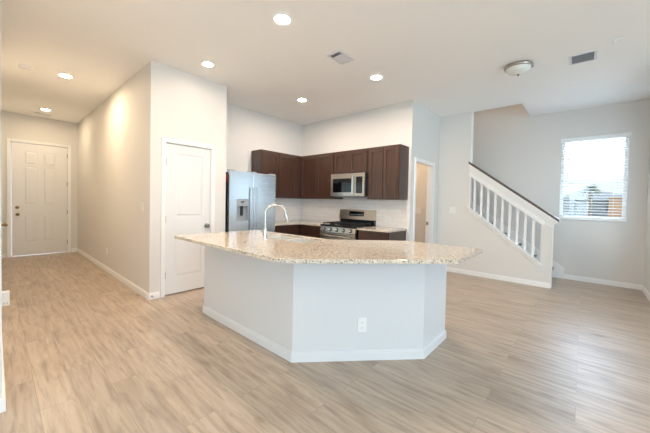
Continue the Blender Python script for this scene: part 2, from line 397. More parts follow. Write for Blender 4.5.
# baseboards
BH, BT = 0.083, 0.015
def base(name, segs):
    b = MB()
    for (x0, y0, x1, y1, nx, ny) in segs:       # run along the wall, (nx,ny) points into the room
        def q(h0, h1, t):
            pts = [(x0, y0, h0), (x1, y1, h0), (x1+nx*t, y1+ny*t, h0), (x0+nx*t, y0+ny*t, h0)]
            b.prism(pts, (0, 0, h1-h0))
        q(0, BH-0.022, BT); q(BH-0.022, BH-0.008, BT*0.75); q(BH-0.008, BH, BT*0.45)
    return struct(b.build(name, M_TRIM))
base('baseboard_hall', [(HALLX, PANY-BT, HALLX, ENDY, -1, 0)])
base('baseboard_pantry', [(HALLX, PANY, PD0-0.066, PANY, 0, -1), (PD1+0.066, PANY, PANR, PANY, 0, -1)])
base('baseboard_entry', [(LX, ENDY, ED0-0.075, ENDY, 0, -1), (ED1+0.075, ENDY, HALLX, ENDY, 0, -1)])
base('baseboard_left', [(LX, 2.6-BT, LX, 4.55, 1, 0), (LX, 5.55, LX, ENDY, 1, 0), (-3.0, 2.6, LX, 2.6, 0, -1)])
base('baseboard_stair', [(STX, STE, STX, DWY, -1, 0)])
base('baseboard_window', [(WINX, RY, WINX, 0.40, -1, 0)])
base('baseboard_right', [(5.2, RY, WINX, RY, 0, 1)])
base('baseboard_doorway', [(RGX, DWY, D0-0.075, DWY, 0, -1), (D1+0.075, DWY, STX, DWY, 0, -1)])

# casings
def casing(name, x0, x1, top, y, wd=0.058, jamb=WT, stop=True):
    """stepped door casing on a wall that faces -y, with jambs lining the opening"""
    b = MB()
    for (i0, i1, t) in ((0.004, wd-0.002, 0.012), (0.014, wd-0.012, 0.017), (wd-0.016, wd, 0.021)):
        b.box(x0-i1, x0-i0, y-t, y, 0, top+i0); b.box(x1+i0, x1+i1, y-t, y, 0, top+i0)
        b.box(x0-i1, x1+i1, y-t, y, top+i0, top+i1)
    b.box(x0-0.018, x0, y, y+jamb, 0, top); b.box(x1, x1+0.018, y, y+jamb, 0, top); b.box(x0-0.018, x1+0.018, y, y+jamb, top, top+0.018)
    return struct(b.build(name, M_TRIM))
casing('trim_1', PD0, PD1, PDT, PANY)
casing('trim_2', ED0, ED1, EDT, ENDY, jamb=0.15)
struct(MB().box(ED0, ED0+0.028, ENDY+0.064, ENDY+0.10, 0, EDT).box(ED1-0.022, ED1, ENDY+0.064, ENDY+0.10, 0, EDT).box(ED0+0.028, ED1-0.022, ENDY+0.064, ENDY+0.10, EDT-0.030, EDT).build('trim_leak_stop', M_TRIM))  # stops added behind the entry leaf to block the outdoor light leak
tr3 = casing('trim_3', D0, D1, DT, DWY)
MB().box(D1-0.003, D1+0.001, DWY+0.055, DWY+0.10, 0.90, 0.965).build('strike_plate', M_NICK, tr3)

# ------------------------------------------------------------------ panelled doors
def door_leaf(x0, x1, z0, z1, y, t, panels):
    """leaf with its face at y looking to -y; panels are (px0,px1,pz0,pz1)"""
    b = MB()
    xs = sorted({x0, x1, *[p[0] for p in panels], *[p[1] for p in panels]})
    zs = sorted({z0, z1, *[p[2] for p in panels], *[p[3] for p in panels]})
    for i in range(len(xs)-1):
        for k in range(len(zs)-1):
            cx, cz = (xs[i]+xs[i+1])/2, (zs[k]+zs[k+1])/2
            inp = any(p[0] < cx < p[1] and p[2] < cz < p[3] for p in panels)
            if not inp: b.box(xs[i], xs[i+1], y, y+t, zs[k], zs[k+1])
    for (p0, p1, q0, q1) in panels:
        d = 0.011
        b.box(p0, p1, y+d, y+t-d, q0, q1)
        # sticking slope and raised field
        def frus(a0, a1, c0, c1, ya, yb, s):
            A = [(a0, ya, c0), (a1, ya, c0), (a1, ya, c1), (a0, ya, c1)]
            B = [(a0+s, yb, c0+s), (a1-s, yb, c0+s), (a1-s, yb, c1-s), (a0+s, yb, c1-s)]
            va = [b.bm.verts.new(p) for p in A]; vb = [b.bm.verts.new(p) for p in B]
            for k in range(4): b.bm.faces.new((va[k], va[(k+1) % 4], vb[(k+1) % 4], vb[k]))
            b.bm.faces.new(vb)
        frus(p0+0.018, p1-0.018, q0+0.018, q1-0.018, y+d, y+0.002, 0.022)
    return b
def knob(b, c, ax, s=1.0):
    b.lathe([(0.032*s, 0), (0.032*s, 0.006), (0.013*s, 0.010), (0.011*s, 0.030), (0.024*s, 0.036), (0.028*s, 0.046), (0.026*s, 0.057), (0.016*s, 0.063), (0, 0.064)], c, ax, 20)
    return b
# pantry door
d = door_leaf(1.512, 2.125, 0.016, 2.044, PANY+0.012, 0.036, [(1.632, 2.010, 1.058, 1.926), (1.632, 2.010, 0.235, 0.790)]).build('door_1', M_DOOR)
struct(d); knob(MB(), (2.075, PANY+0.012, 0.925), (0, -1, 0)).build('door_knob', M_NICK, d, 40)
for z in (0.28, 1.03, 1.80):
    MB().tube([(1.510, PANY+0.008, z-0.045), (1.510, PANY+0.008, z+0.045)], 0.007).build('hinge', M_NICK, d, 40)
# entry door, standing slightly ajar
hx, hy = ED1-0.004, ENDY+0.02
MR = Matrix.Translation((hx, hy, 0)) @ Matrix.Rotation(math.radians(1.6), 4, 'Z') @ Matrix.Translation((-hx, -hy, 0))
pn = []
for (p0, p1) in ((0.425, 0.635), (0.725, 0.940)):
    pn += [(p0, p1, 1.985, 2.270), (p0, p1, 1.115, 1.945), (p0, p1, 0.300, 0.890)]
d = door_leaf(0.250, hx, 0.018, 2.432, ENDY+0.012, 0.044, pn).build('door_2', M_DOOR, M=MR)
struct(d)
b = MB(); knob(b, (0.330, ENDY+0.012, 0.905), (0, -1, 0)); b.build('door_knob', M_BRASS, d, 40, M=MR)
b = MB().lathe([(0.031, 0), (0.031, 0.008), (0.022, 0.014), (0, 0.015)], (0.325, ENDY+0.012, 1.055), (0, -1, 0)).box(0.321, 0.329, ENDY-0.022, ENDY, 1.036, 1.074)
b.build('deadbolt', M_BRASS, d, 40, M=MR)
for z in (0.25, 0.95, 1.60, 2.25):
    MB().tube([(ED1-0.003, ENDY+0.006, z-0.05), (ED1-0.003, ENDY+0.006, z+0.05)], 0.008).build('hinge', M_NICK, d, 40)
# door in the left hall wall, seen edge-on
d = MB().box(LX-0.002, LX+0.006, 4.65, 5.45, 0.012, 2.04, 0.002).build('door_3', M_DOOR); struct(d)
knob(MB(), (LX+0.006, 4.735, 0.985), (1, 0, 0), 0.75).build('door_knob', M_BRASS, d, 40)

# laundry door swung fully inward behind the wall
d = MB().box(D0+0.004, D0+0.040, DWY+WT+0.01, DWY+WT+0.76, 0.012, 2.04, 0.002).build('door_4', M_DOOR); struct(d)

# ------------------------------------------------------------------ stair window
w1 = MB()
for (y0, y1, z0, z1) in ((W0, W0+0.045, WZ0, WZ1), (W1-0.045, W1, WZ0, WZ1), (W0+0.045, W1-0.045, WZ0, WZ0+0.045), (W0+0.045, W1-0.045, WZ1-0.045, WZ1)):
    w1.box(WINX+0.085, WINX+0.135, y0, y1, z0, z1)
w1 = struct(w1.build('window_1', M_TRIM))
MB().box(WINX+0.108, WINX+0.112, W0+0.045, W1-0.045, WZ0+0.045, WZ1-0.045).build('window_pane', M_GLASS, w1)
MB().box(WINX-0.022, WINX+0.085, W0-0.012, W1+0.012, WZ0-0.018, WZ0+0.004, 0.004).build('window_sill', M_TRIM, w1)
bt = thing('window_blind', 'white two-inch horizontal slat blind hanging in the stair-side window', 'window blind', (WINX+0.03, (W0+W1)/2, WZ1))
MB().box(WINX-0.022, WINX+0.055, W0-0.018, W1+0.018, WZ1-0.066, WZ1+0.006, 0.005).build('valance', M_BLIND, bt)
ns = 28
for k in range(ns):
    z = WZ0+0.055+k*(WZ1-0.085-WZ0-0.055)/(ns-1)
    R_ = Matrix.Translation((WINX+0.03, 0, z)) @ Matrix.Rotation(math.radians(12), 4, 'Y')
    MB().box(-0.024, 0.024, W0+0.006, W1-0.006, -0.0014, 0.0014, M=R_).build('slat', M_BLIND, bt)
MB().box(WINX+0.005, WINX+0.055, W0+0.006, W1-0.006, WZ0+0.006, WZ0+0.030, 0.003).build('bottom_rail', M_BLIND, bt)
for y in (W0+0.16, (W0+W1)/2, W1-0.16):
    MB().tube([(WINX+0.003, y, WZ0+0.02), (WINX+0.003, y, WZ1-0.06)], 0.0016, 6).build('ladder_cord', M_BLIND, bt)
MB().tube([(WINX-0.006, W1-0.10, WZ1-0.70), (WINX-0.006, W1-0.10, WZ1-0.07)], 0.005, 8).build('tilt_wand', M_GREYP, bt)

# inferred living-room windows behind the camera, unseen and there to light the room
for n, x in enumerate((-1.9, 0.4, 2.7)):
    q = MB()
    for (x0, x1, z0, z1) in ((x-0.85, x-0.80, 0.6, 2.5), (x+0.80, x+0.85, 0.6, 2.5), (x-0.80, x+0.80, 0.6, 0.65), (x-0.80, x+0.80, 2.45, 2.5), (x-0.80, x+0.80, 1.53, 1.57), (x-0.02, x+0.02, 0.65, 1.53), (x-0.02, x+0.02, 1.57, 2.45)):
        q.box(x0, x1, -4.60, -4.55, z0, z1)
    q = struct(q.build('window_%d' % (n+2), M_TRIM))
    MB().box(x-0.80, x+0.80, -4.577, -4.573, 0.65, 2.45).build('window_pane', M_GLASS, q)

def side_window(name, x0, x1, y0, y1, z0, z1):
    q = MB(); t = 0.045
    ax = (x1-x0) > (y1-y0)
    a0, a1 = (x0, x1) if ax else (y0, y1)
    for (u0, u1, w0, w1) in ((a0, a0+t, z0, z1), (a1-t, a1, z0, z1), (a0+t, a1-t, z0, z0+t), (a0+t, a1-t, z1-t, z1), (a0+t, a1-t, (z0+z1)/2-0.02, (z0+z1)/2+0.02)):
        q.box(u0, u1, y0, y1, w0, w1) if ax else q.box(x0, x1, u0, u1, w0, w1)
    q = struct(q.build(name, M_TRIM))
    if ax: MB().box(x0+t, x1-t, (y0+y1)/2-0.002, (y0+y1)/2+0.002, z0+t, z1-t).build('window_pane', M_GLASS, q)
    else: MB().box((x0+x1)/2-0.002, (x0+x1)/2+0.002, y0+t, y1-t, z0+t, z1-t).build('window_pane', M_GLASS, q)
side_window('window_5', 5.45, 6.35, RY-0.12, RY-0.07, 0.9, 2.3)
side_window('window_6', -3.10, -3.05, -3.25, -1.55, 0.8, 2.4)  # this and the next are unseen windows added to even out the light
side_window('window_7', -3.10, -3.05, -0.25, 1.45, 0.8, 2.4)

# ------------------------------------------------------------------ staircase and railing
RISE, RUN, NS = 0.1906, 0.254, 16
S0 = 0.405; XS0, XS1 = STX+WT+0.004, WINX-0.022
st = thing('staircase', 'enclosed straight staircase with white risers and dark wood treads rising behind the balusters', 'stairs', (6.45, S0, 0))
for k in range(NS):
    y = S0+k*RUN
    MB().box(XS0, XS1, y, y+0.018, k*RISE, (k+1)*RISE-0.026).build('riser', M_RISER, st)
    if k < NS-1:
        MB().box(XS0, XS1, y-0.022, y+RUN, (k+1)*RISE-0.026, (k+1)*RISE, 0.004).build('tread', M_RAIL, st)
sk = lambda y: 0.332+0.752*(y-0.414)
MB().prism([(WINX-0.001, 0.395, 0), (WINX-0.001, 0.235, 0), (WINX-0.001, 0.235, BH+0.11), (WINX-0.001, 4.2, sk(4.2)), (WINX-0.001, 4.2, sk(4.2)-0.4)], (-0.018, 0, 0)).build('skirt_board', M_TRIM, st)

rl = thing('stair_railing', 'white stair railing with square balusters and a dark sloping handrail', 'railing', (STX, 0.45, 0.3))
# header beam above the opening
hb = MB()
def slope(b, x0, x1, y0, y1, lo, hi, line):
    b.prism([(x0, y0, line(y0)+lo), (x0, y1, line(y1)+lo), (x0, y1, line(y1)+hi), (x0, y0, line(y0)+hi)], (x1-x0, 0, 0))
slope(hb, STX+0.004, STX+WT-0.004, STE+0.002, 1.609, 0.0, 0.156, ty)
hb.build('header_beam', M_TRIM, rl)
ht = MB()
slope(ht, STX-0.018, STX+0.004, 0.47, 1.616, -0.014, 0.040, ty)
slope(ht, STX-0.010, STX+0.004, 0.47, 1.616, 0.040, 0.058, ty)
slope(ht, STX-0.014, STX+0.004, STE-0.018, 1.616, 0.096, 0.126, ty)
slope(ht, STX-0.026, STX+0.004, STE-0.030, 1.616, 0.126, 0.156, ty)
slope(ht, STX-0.046, STX+WT+0.03, STE-0.048, 1.628, 0.156, 0.196, ty)
ht.build('header_moulding', M_TRIM, rl)
hr = MB(); slope(hr, STX-0.012, STX+WT-0.004, STE-0.075, 1.640, 0.197, 0.240, ty)
hr.build('handrail', M_RAIL, rl)
sl = MB()
slope(sl, STX-0.046, STX+WT+0.020, 0.478, 1.640, -0.002, 0.022, sy)
slope(sl, STX-0.026, STX, 0.495, 1.624, -0.032, -0.002, sy)
slope(sl, STX-0.012, STX, 0.505, 1.616, -0.060, -0.034, sy)
sl.build('sill_cap', M_TRIM, rl)
nw = MB()
nw.box(STX-0.004, STX+WT+0.004, STE-0.008, STE, 0.0, 1.05)
nw.build('end_cap', M_TRIM, rl)
for k in range(9):
    y = 1.530-k*0.1145
    b = MB().box(STX+0.036, STX+0.072, y-0.018, y+0.018, sy(y)+0.012, ty(y)+0.012)
    b.build('baluster', M_TRIM, rl)
MB().box(STX+0.002, STX+WT-0.002, 1.596, 1.609, sy(1.6)+0.012, ty(1.6)).build('edge_strip', M_TRIM, rl)
MB().box(STX-0.001, STX+WT+0.001, 1.604, 1.612, ty(1.61)+0.2, H).build('corner_bead', M_TRIM, rl)

# ------------------------------------------------------------------ island
isl = thing('kitchen_island', 'white angled kitchen island base with white baseboard under the granite top', 'kitchen island', (2.1, 2.1, 0))
IX, IY, IE, IL = 1.606, 1.745, 2.930, 3.262      # left face x, corner y, right end x, far end y
DX = 2.408; DYY = 0.985                           # right corner of the angled face
TOPU = 0.885
outer = [(IX, IL), (IX, IY), (DX, DYY), (IE, DYY)]
inner = [(IE, DYY+0.12), (DX+0.05, DYY+0.12), (IX+0.12, IY+0.05), (IX+0.12, IL)]
MB().prism([(x, y, 0.0) for x, y in outer+inner], (0, 0, TOPU)).build('half_wall', M_ISLE, isl)
def offs(pts, t):
    out = []
    for i, p in enumerate(pts):
        p = Vector(p); dirs = []
        if i > 0: dirs.append((p-Vector(pts[i-1])).normalized())
        if i < len(pts)-1: dirs.append((Vector(pts[i+1])-p).normalized())
        ns_ = [Vector((d.y, -d.x)) for d in dirs]
        n = sum(ns_, Vector((0, 0))); n.normalize(); n /= n.dot(ns_[0])
        out.append(tuple(p-n*(-t)))
    return out
bb = MB()
for (z0, z1, t) in ((0, BH-0.02, 0.016), (BH-0.02, BH-0.008, 0.012), (BH-0.008, BH, 0.007)):
    # outward normal of this path (left face -> angled face -> end) is to the right-hand side
    def off(pts, t):
        res = []
        for i, p in enumerate(pts):
            p = Vector(p); nn = []
            if i > 0: dd = (p-Vector(pts[i-1])).normalized(); nn.append(Vector((dd.y, -dd.x)))
            if i < len(pts)-1: dd = (Vector(pts[i+1])-p).normalized(); nn.append(Vector((dd.y, -dd.x)))
            n = nn[0] if len(nn) == 1 else (nn[0]+nn[1]).normalized()
            res.append(p+n*(t/n.dot(nn[0])))
        return res
    ou = off(outer, t)
    for k in range(3):
        A, B = outer[k], outer[k+1]; C_, D_ = ou[k+1], ou[k]
        bb.prism([(A[0], A[1], z0), (B[0], B[1], z0), (C_[0], C_[1], z0), (D_[0], D_[1], z0)], (0, 0, z1-z0))
bb.build('baseboard', M_ITRIM, isl)
# dark cabinets on the kitchen side of the island
cb = [(IX+0.125, 3.255), (IX+0.125, IY+0.06), (DX+0.06, DYY+0.125), (IE-0.005, DYY+0.125), (IE-0.005, 1.36), (2.52, 1.36), (2.22, 1.66), (2.22, 3.255)]
MB().prism([(x, y, 0.10) for x, y in cb], (0, 0, TOPU-0.102-0.20)).build('cabinet_body', M_CAB, isl)
for y0, y1 in ((2.74, 3.20), (2.28, 2.72), (1.80, 2.26)):
    MB().box(2.222, 2.242, y0, y1, 0.13, 0.66, 0.003).build('cabinet_door', M_CAB, isl)

ct = [(1.276, 3.268), (1.275, 1.60), (1.330, 1.475), (2.165, 0.675), (2.215, 0.655), (2.878, 0.655), (2.900, 0.678), (2.900, 1.400), (2.345, 1.965), (2.335, 3.268)]
SK = (1.93, 2.27, 1.99, 2.70)
bm = bmesh.new()
def loop(pts, z):
    v = [bm.verts.new((x, y, z)) for x, y in pts]; return [bm.edges.new((v[i], v[(i+1) % len(v)])) for i in range(len(v))]
e = loop(ct, TOPU+0.03)+loop([(SK[0], SK[2]), (SK[1], SK[2]), (SK[1], SK[3]), (SK[0], SK[3])], TOPU+0.03)
bmesh.ops.triangle_fill(bm, use_beauty=True, use_dissolve=False, edges=e)
ex = bmesh.ops.extrude_face_region(bm, geom=bm.faces[:]); bmesh.ops.translate(bm, vec=(0, 0, -0.03), verts=[q for q in ex['geom'] if isinstance(q, bmesh.types.BMVert)])
mb = MB(); mb.bm.free(); mb.bm = bm
top = mb.build('island_countertop', M_GRAN)
tag(top, 'speckled beige granite countertop with angled overhang on the white island', 'countertop')
bv = top.modifiers.new('edge', 'BEVEL'); bv.width = 0.003; bv.segments = 2; bv.limit_method = 'ANGLE'; bv.angle_limit = math.radians(50)

sk_ = thing('kitchen_sink', 'double-bowl stainless steel sink set into the granite island top', 'sink', (2.1, 2.35, TOPU))
def bowl(x0, x1, y0, y1, z0, z1):
    b = MB(); t = 0.006
    b.box(x0, x1, y0, y1, z0, z0+t); b.box(x0, x0+t, y0, y1, z0+t, z1); b.box(x1-t, x1, y0, y1, z0+t, z1)
    b.box(x0+t, x1-t, y0, y0+t, z0+t, z1); b.box(x0+t, x1-t, y1-t, y1, z0+t, z1); return b
ym = 2.345
bowl(SK[0]+0.001, SK[1]-0.001, SK[2]+0.001, ym-0.008, 0.70, TOPU+0.014).build('bowl', M_SINK, sk_)
bowl(SK[0]+0.001, SK[1]-0.001, ym+0.008, SK[3]-0.001, 0.70, TOPU+0.014).build('bowl', M_SINK, sk_)
MB().box(SK[0]+0.002, SK[1]-0.002, ym-0.008, ym+0.008, 0.82, TOPU+0.012, 0.003).build('divider', M_SINK, sk_)
for y in ((SK[2]+ym)/2, (SK[3]+ym)/2):
    MB().lathe([(0.045, 0), (0.045, 0.003), (0.03, 0.004), (0.028, 0.001), (0, 0.001)], (2.1, y, 0.706)).build('drain', M_CHROME, sk_, 30)

fa = thing('faucet', 'brushed gooseneck pull-down faucet beside the island sink', 'faucet', (1.815, 2.405, TOPU+0.03))
bx, by, bz = 1.815, 2.405, TOPU+0.03
MB().lathe([(0.027, 0), (0.027, 0.006), (0.021, 0.012), (0.020, 0.10), (0.016, 0.115), (0.0, 0.116)], (bx, by, bz)).build('base', M_CHROME, fa, 40)
pts = [(bx, by, bz+0.10), (bx, by, bz+0.26)]
R_ = 0.090
for k in range(1, 29):
    t = PI*k/28*0.95
    pts.append((bx+R_-R_*math.cos(t), by-0.10*(1-math.cos(t))/2, bz+0.26+R_*1.02*math.sin(t)))
MB().tube(pts, 0.0125, 14).build('spout', M_CHROME, fa, 40)
p = Vector(pts[-1]); dv = (p-Vector(pts[-2])).normalized()
MB().tube([p, p+dv*0.02, p+dv*0.10, p+dv*0.115], [0.0135, 0.0165, 0.0185, 0.015], 14).build('spray_head', M_CHROME, fa, 40)
MB().tube([(bx, by+0.018, bz+0.06), (bx, by+0.045, bz+0.065), (bx-0.01, by+0.06, bz+0.10)], [0.009, 0.008, 0.006], 10).build('handle', M_CHROME, fa, 40)

# ------------------------------------------------------------------ refrigerator
FX0, FX1, FY0, FT = 2.405, 3.312, 4.100, 1.765
fr = thing('refrigerator', 'stainless side-by-side refrigerator with a water dispenser beside the pantry wall', 'refrigerator', ((FX0+FX1)/2, 4.45, 0))
MB().box(FX0+0.006, FX1-0.006, FY0+0.062, FRY-0.04, 0.02, FT-0.02, 0.004).build('body', M_DARK, fr)
split = 2.832
DS = (2.532, 2.748, 0.972, 1.326)
def fdoor(x0, x1, hole=None):
    b = MB()
    if hole is None: b.box(x0, x1, FY0, FY0+0.058, 0.09, FT, 0.009, 3)
    else:
        h0, h1, z0, z1 = hole
        b.box(x0, h0, FY0, FY0+0.058, 0.09, FT, 0.0); b.box(h1, x1, FY0, FY0+0.058, 0.09, FT)
        b.box(h0, h1, FY0, FY0+0.058, 0.09, z0); b.box(h0, h1, FY0, FY0+0.058, z1, FT)
    return b
ld = fdoor(FX0, split-0.004, DS).build('left_door', M_STEEL, fr); ld['label'] = 'left freezer door with dispenser'
rd = fdoor(split+0.004, FX1).build('right_door', M_STEEL, fr); rd['label'] = 'right fridge door'
dp = MB().box(DS[0], DS[1], FY0+0.046, FY0+0.058, DS[2], DS[3]).box(DS[0], DS[1], FY0+0.004, FY0+0.046, 1.215, DS[3]).box(DS[0], DS[1], FY0-0.006, FY0+0.046, DS[2], DS[2]+0.02)
dp.box(DS[0], DS[0]+0.008, FY0-0.002, FY0+0.046, DS[2]+0.02, 1.215).box(DS[1]-0.008, DS[1], FY0-0.002, FY0+0.046, DS[2]+0.02, 1.215)
dp = dp.build('dispenser', M_GREYP, ld)
for x, dn in ((split-0.034, 'door_handle'), (split+0.034, 'door_handle')):
    b = MB().tube([(x, FY0-0.052, 0.56), (x, FY0-0.052, 1.53)], 0.0125, 12)
    for z in (0.60, 1.49): b.tube([(x, FY0+0.004, z), (x, FY0-0.052, z)], 0.009, 10)
    b.build(dn, M_HANDLE, ld if x < split else rd, 40)
b = MB().box(2.612, 2.668, FY0+0.0025, FY0+0.006, 1.268, 1.290); b.build('dispenser_display', M_GLASSB, ld)
MB().box(2.625, 2.665, FY0+0.020, FY0+0.046, 1.06, 1.215, 0.004).build('dispenser_paddle', M_DARK, ld)
for x0, x1 in ((FX0+0.01, FX0+0.10), (split-0.085, split+0.085), (FX1-0.10, FX1-0.01)): MB().box(x0, x1, FY0+0.012, FY0+0.10, FT, FT+0.016, 0.004).build('hinge_cover', M_GREYP, fr)
MB().lathe([(0.016, 0), (0.016, 0.003), (0.0, 0.004)], (3.256, FY0+0.0005, 1.684), (0, -1, 0), 20).build('badge', M_NICK, rd, 40)
b = MB().box(FX0+0.0045, FX0+0.0065, FY0+0.066, FY0+0.17, 1.60, 1.71); q = b.build('sticker', M_RED, fr); q['label'] = 'red paper sticker on the side'
MB().box(FX0+0.02, FX1-0.02, FY0+0.03, FY0+0.06, 0.012, 0.085).build('kick_grille', M_DARK, fr)

# ------------------------------------------------------------------ cabinets
def shaker(b, plane, at, a0, a1, z0, z1, st=0.056, t=0.02):
    """five-piece door; plane 'x': face at x=at looking -x, spans y a0..a1; plane 'y': face at y=at looking -y"""
    def bx_(u0, u1, w0, w1, d0, d1, bev=0.0015):
        if plane == 'x': b.box(at+d0, at+d1, u0, u1, w0, w1, bev, 1)
        else: b.box(u0, u1, at+d0, at+d1, w0, w1, bev, 1)
    bx_(a0, a0+st, z0, z1, 0, t); bx_(a1-st, a1, z0, z1, 0, t)
    bx_(a0+st, a1-st, z0, z0+st, 0, t); bx_(a0+st, a1-st, z1-st, z1, 0, t)
    bx_(a0+st-0.004, a1-st+0.004, z0+st-0.004, z1-st+0.004, 0.014, t-0.001, 0)
    return b
UB, UT = 1.372, 2.270
G = 'upper cabinets'
def upper_x(y0, y1, z0, z1, label, n=2, filler=0):
    o = thing('upper_cabinet', label, 'cabinet', (4.50, (y0+y1)/2, z0), G)
    MB().box(4.350, RGX-0.001, y0+0.001, y1-0.001, z0, z1).build('carcass', M_CAB, o)
    g = 0.018; wd = (y1-y0-filler-2*g)/n
    for k in range(n):
        shaker(MB(), 'x', 4.330, y0+g+k*wd+0.005, y0+g+(k+1)*wd-0.005, z0+0.012, z1-0.030).build('cabinet_door', M_CAB, o)
    if filler: MB().box(4.338, 4.349, y1-filler, y1-0.002, z0, z1).build('filler_strip', M_CAB, o)
    return o
upper_x(2.245, 2.852, UB, UT, 'tall dark wood upper cabinet right of the microwave')
upper_x(2.854, 3.632, 1.842, UT, 'short dark wood upper cabinet directly above the microwave')
upper_x(3.634, 4.548, UB, UT, 'dark wood two-door upper cabinet left of the microwave, up to the corner')
o = thing('upper_cabinet', 'dark wood upper cabinet on the wall beside the refrigerator', 'cabinet', (3.85, 4.70, UB), G)
MB().box(3.312, 4.648, 4.550, FRY-0.001, UB, UT).build('carcass', M_CAB, o)
shaker(MB(), 'y', 4.530, 3.322, 3.718, UB+0.012, UT-0.030).build('cabinet_door', M_CAB, o)
shaker(MB(), 'y', 4.530, 3.730, 4.205, UB+0.012, UT-0.030).build('cabinet_door', M_CAB, o)
MB().box(4.212, 4.336, 4.538, 4.5495, UB, UT).build('filler_strip', M_CAB, o)

# base cabinets
CT = 0.882     # top of cabinets
BFX, BFY = 4.06, 4.262
RY0, RY1 = 2.848, 3.640
o = thing('base_cabinet', 'dark base cabinet with grey-lit end panel right of the range', 'cabinet', (4.4, 2.55, 0), 'base cabinets')
MB().box(BFX+0.02, RGX-0.001, 2.262, RY0-0.004, 0.10, CT-0.03).build('carcass', M_CAB, o)
MB().box(BFX+0.08, RGX-0.001, 2.262, RY0-0.004, 0.0, 0.10).build('toe_kick', M_CAB, o)
shaker(MB(), 'x', BFX, 2.275, 2.555, 0.12, 0.665).build('cabinet_door', M_CAB, o); shaker(MB(), 'x', BFX, 2.56, RY0-0.016, 0.12, 0.665).build('cabinet_door', M_CAB, o)
MB().box(BFX, BFX+0.02, 2.275, RY0-0.016, 0.685, CT-0.045, 0.002).build('drawer', M_CAB, o)
o = thing('base_cabinet', 'dark base cabinet run in the corner left of the range', 'cabinet', (4.2, 4.3, 0), 'base cabinets')
MB().box(BFX+0.02, RGX-0.001, RY1+0.004, FRY-0.001, 0.10, CT-0.03).box(3.34, BFX+0.02, BFY+0.02, FRY-0.001, 0.10, CT-0.03).build('carcass', M_CAB, o)
MB().box(BFX+0.08, RGX-0.001, RY1+0.004, FRY-0.001, 0.0, 0.10).box(3.34, BFX+0.08, BFY+0.08, FRY-0.001, 0.0, 0.10).build('toe_kick', M_CAB, o)
for (x0, x1) in ((3.35, 3.70), (3.71, BFX-0.04)):
    shaker(MB(), 'y', BFY, x0, x1, 0.12, 0.665).build('cabinet_door', M_CAB, o)
    MB().box(x0, x1, BFY, BFY+0.02, 0.685, CT-0.045, 0.002).build('drawer', M_CAB, o)
shaker(MB(), 'x', BFX, RY1+0.016, BFY-0.04, 0.12, 0.665).build('cabinet_door', M_CAB, o)
MB().box(BFX, BFX+0.02, RY1+0.016, BFY-0.04, 0.685, CT-0.045, 0.002).build('drawer', M_CAB, o)
t1 = MB().box(BFX-0.025, RGX-0.001, 2.245, RY0-0.003, CT-0.03, CT, 0.003).build('countertop', M_GRAN2)
tag(t1, 'short granite countertop on the base cabinet right of the range', 'countertop')
t2 = MB().prism([(x, y, CT-0.03) for x, y in ((RGX-0.001, RY1+0.003), (RGX-0.001, FRY-0.001), (3.325, FRY-0.001), (3.325, BFY-0.025), (BFX-0.025, BFY-0.025), (BFX-0.025, RY1+0.003))], (0, 0, 0.03)).build('countertop', M_GRAN2)
tag(t2, 'granite corner countertop between the refrigerator and the range', 'countertop')
struct(MB().box(RGX-0.010, RGX-0.0005, 2.215, FRY-0.011, CT+0.001, UB-0.001).box(3.318, RGX-0.010, FRY-0.010, FRY-0.0005, CT+0.001, UB-0.001).build('wall_backsplash', M_TILE))

# ------------------------------------------------------------------ microwave
MY0, MY1, MZ0, MZ1, MX = 2.860, 3.622, 1.420, 1.838, 4.250
mw = thing('microwave', 'stainless over-range microwave under the short upper cabinet', 'microwave', (4.45, 3.24, MZ0))
MB().box(MX+0.03, RGX-0.001, MY0, MY1, MZ0, MZ1-0.001, 0.003).build('body', M_DARK, mw)
yd = 3.062
b = MB()
WNY0, WNY1, WNZ0, WNZ1 = 3.135, 3.575, 1.490, 1.745
b.box(MX, MX+0.028, WNY1, MY1, MZ0+0.004, MZ1-0.004); b.box(MX, MX+0.028, yd, WNY0, MZ0+0.004, MZ1-0.004)
b.box(MX, MX+0.028, WNY0, WNY1, MZ0+0.004, WNZ0); b.box(MX, MX+0.028, WNY0, WNY1, WNZ1, MZ1-0.004)
dr = b.build('door', M_STEELB, mw)
MB().box(MX+0.006, MX+0.020, WNY0, WNY1, WNZ0, WNZ1).build('door_window', M_GLASSB, dr)
b = MB().tube([(MX-0.034, 3.098, 1.475), (MX-0.034, 3.098, 1.770)], 0.013, 12)
for z in (1.50, 1.745): b.tube([(MX+0.003, 3.098, z), (MX-0.034, 3.098, z)], 0.008, 8)
b.build('door_handle', M_CHROME, dr, 40)
b = MB()
b.box(MX, MX+0.028, MY0, 2.900, MZ0+0.004, MZ1-0.004); b.box(MX, MX+0.028, 3.040, yd-0.003, MZ0+0.004, MZ1-0.004)
b.box(MX, MX+0.028, 2.900, 3.040, MZ0+0.004, 1.475); b.box(MX, MX+0.028, 2.900, 3.040, 1.770, MZ1-0.004)
b.build('control_frame', M_STEELB, mw)
cp = MB().box(MX+0.004, MX+0.020, 2.900, 3.040, 1.475, 1.770).build('control_panel', M_GLASSB, mw)
for r in range(5):
    for k in range(3):
        MB().box(MX+0.002, MX+0.004, 2.915+k*0.040, 2.945+k*0.040, 1.495+r*0.040, 1.518+r*0.040).build('button', M_DARK, cp)
MB().box(MX+0.05, RGX-0.06, MY0+0.05, MY1-0.05, MZ0-0.012, MZ0).build('vent_grille', M_GREYP, mw)

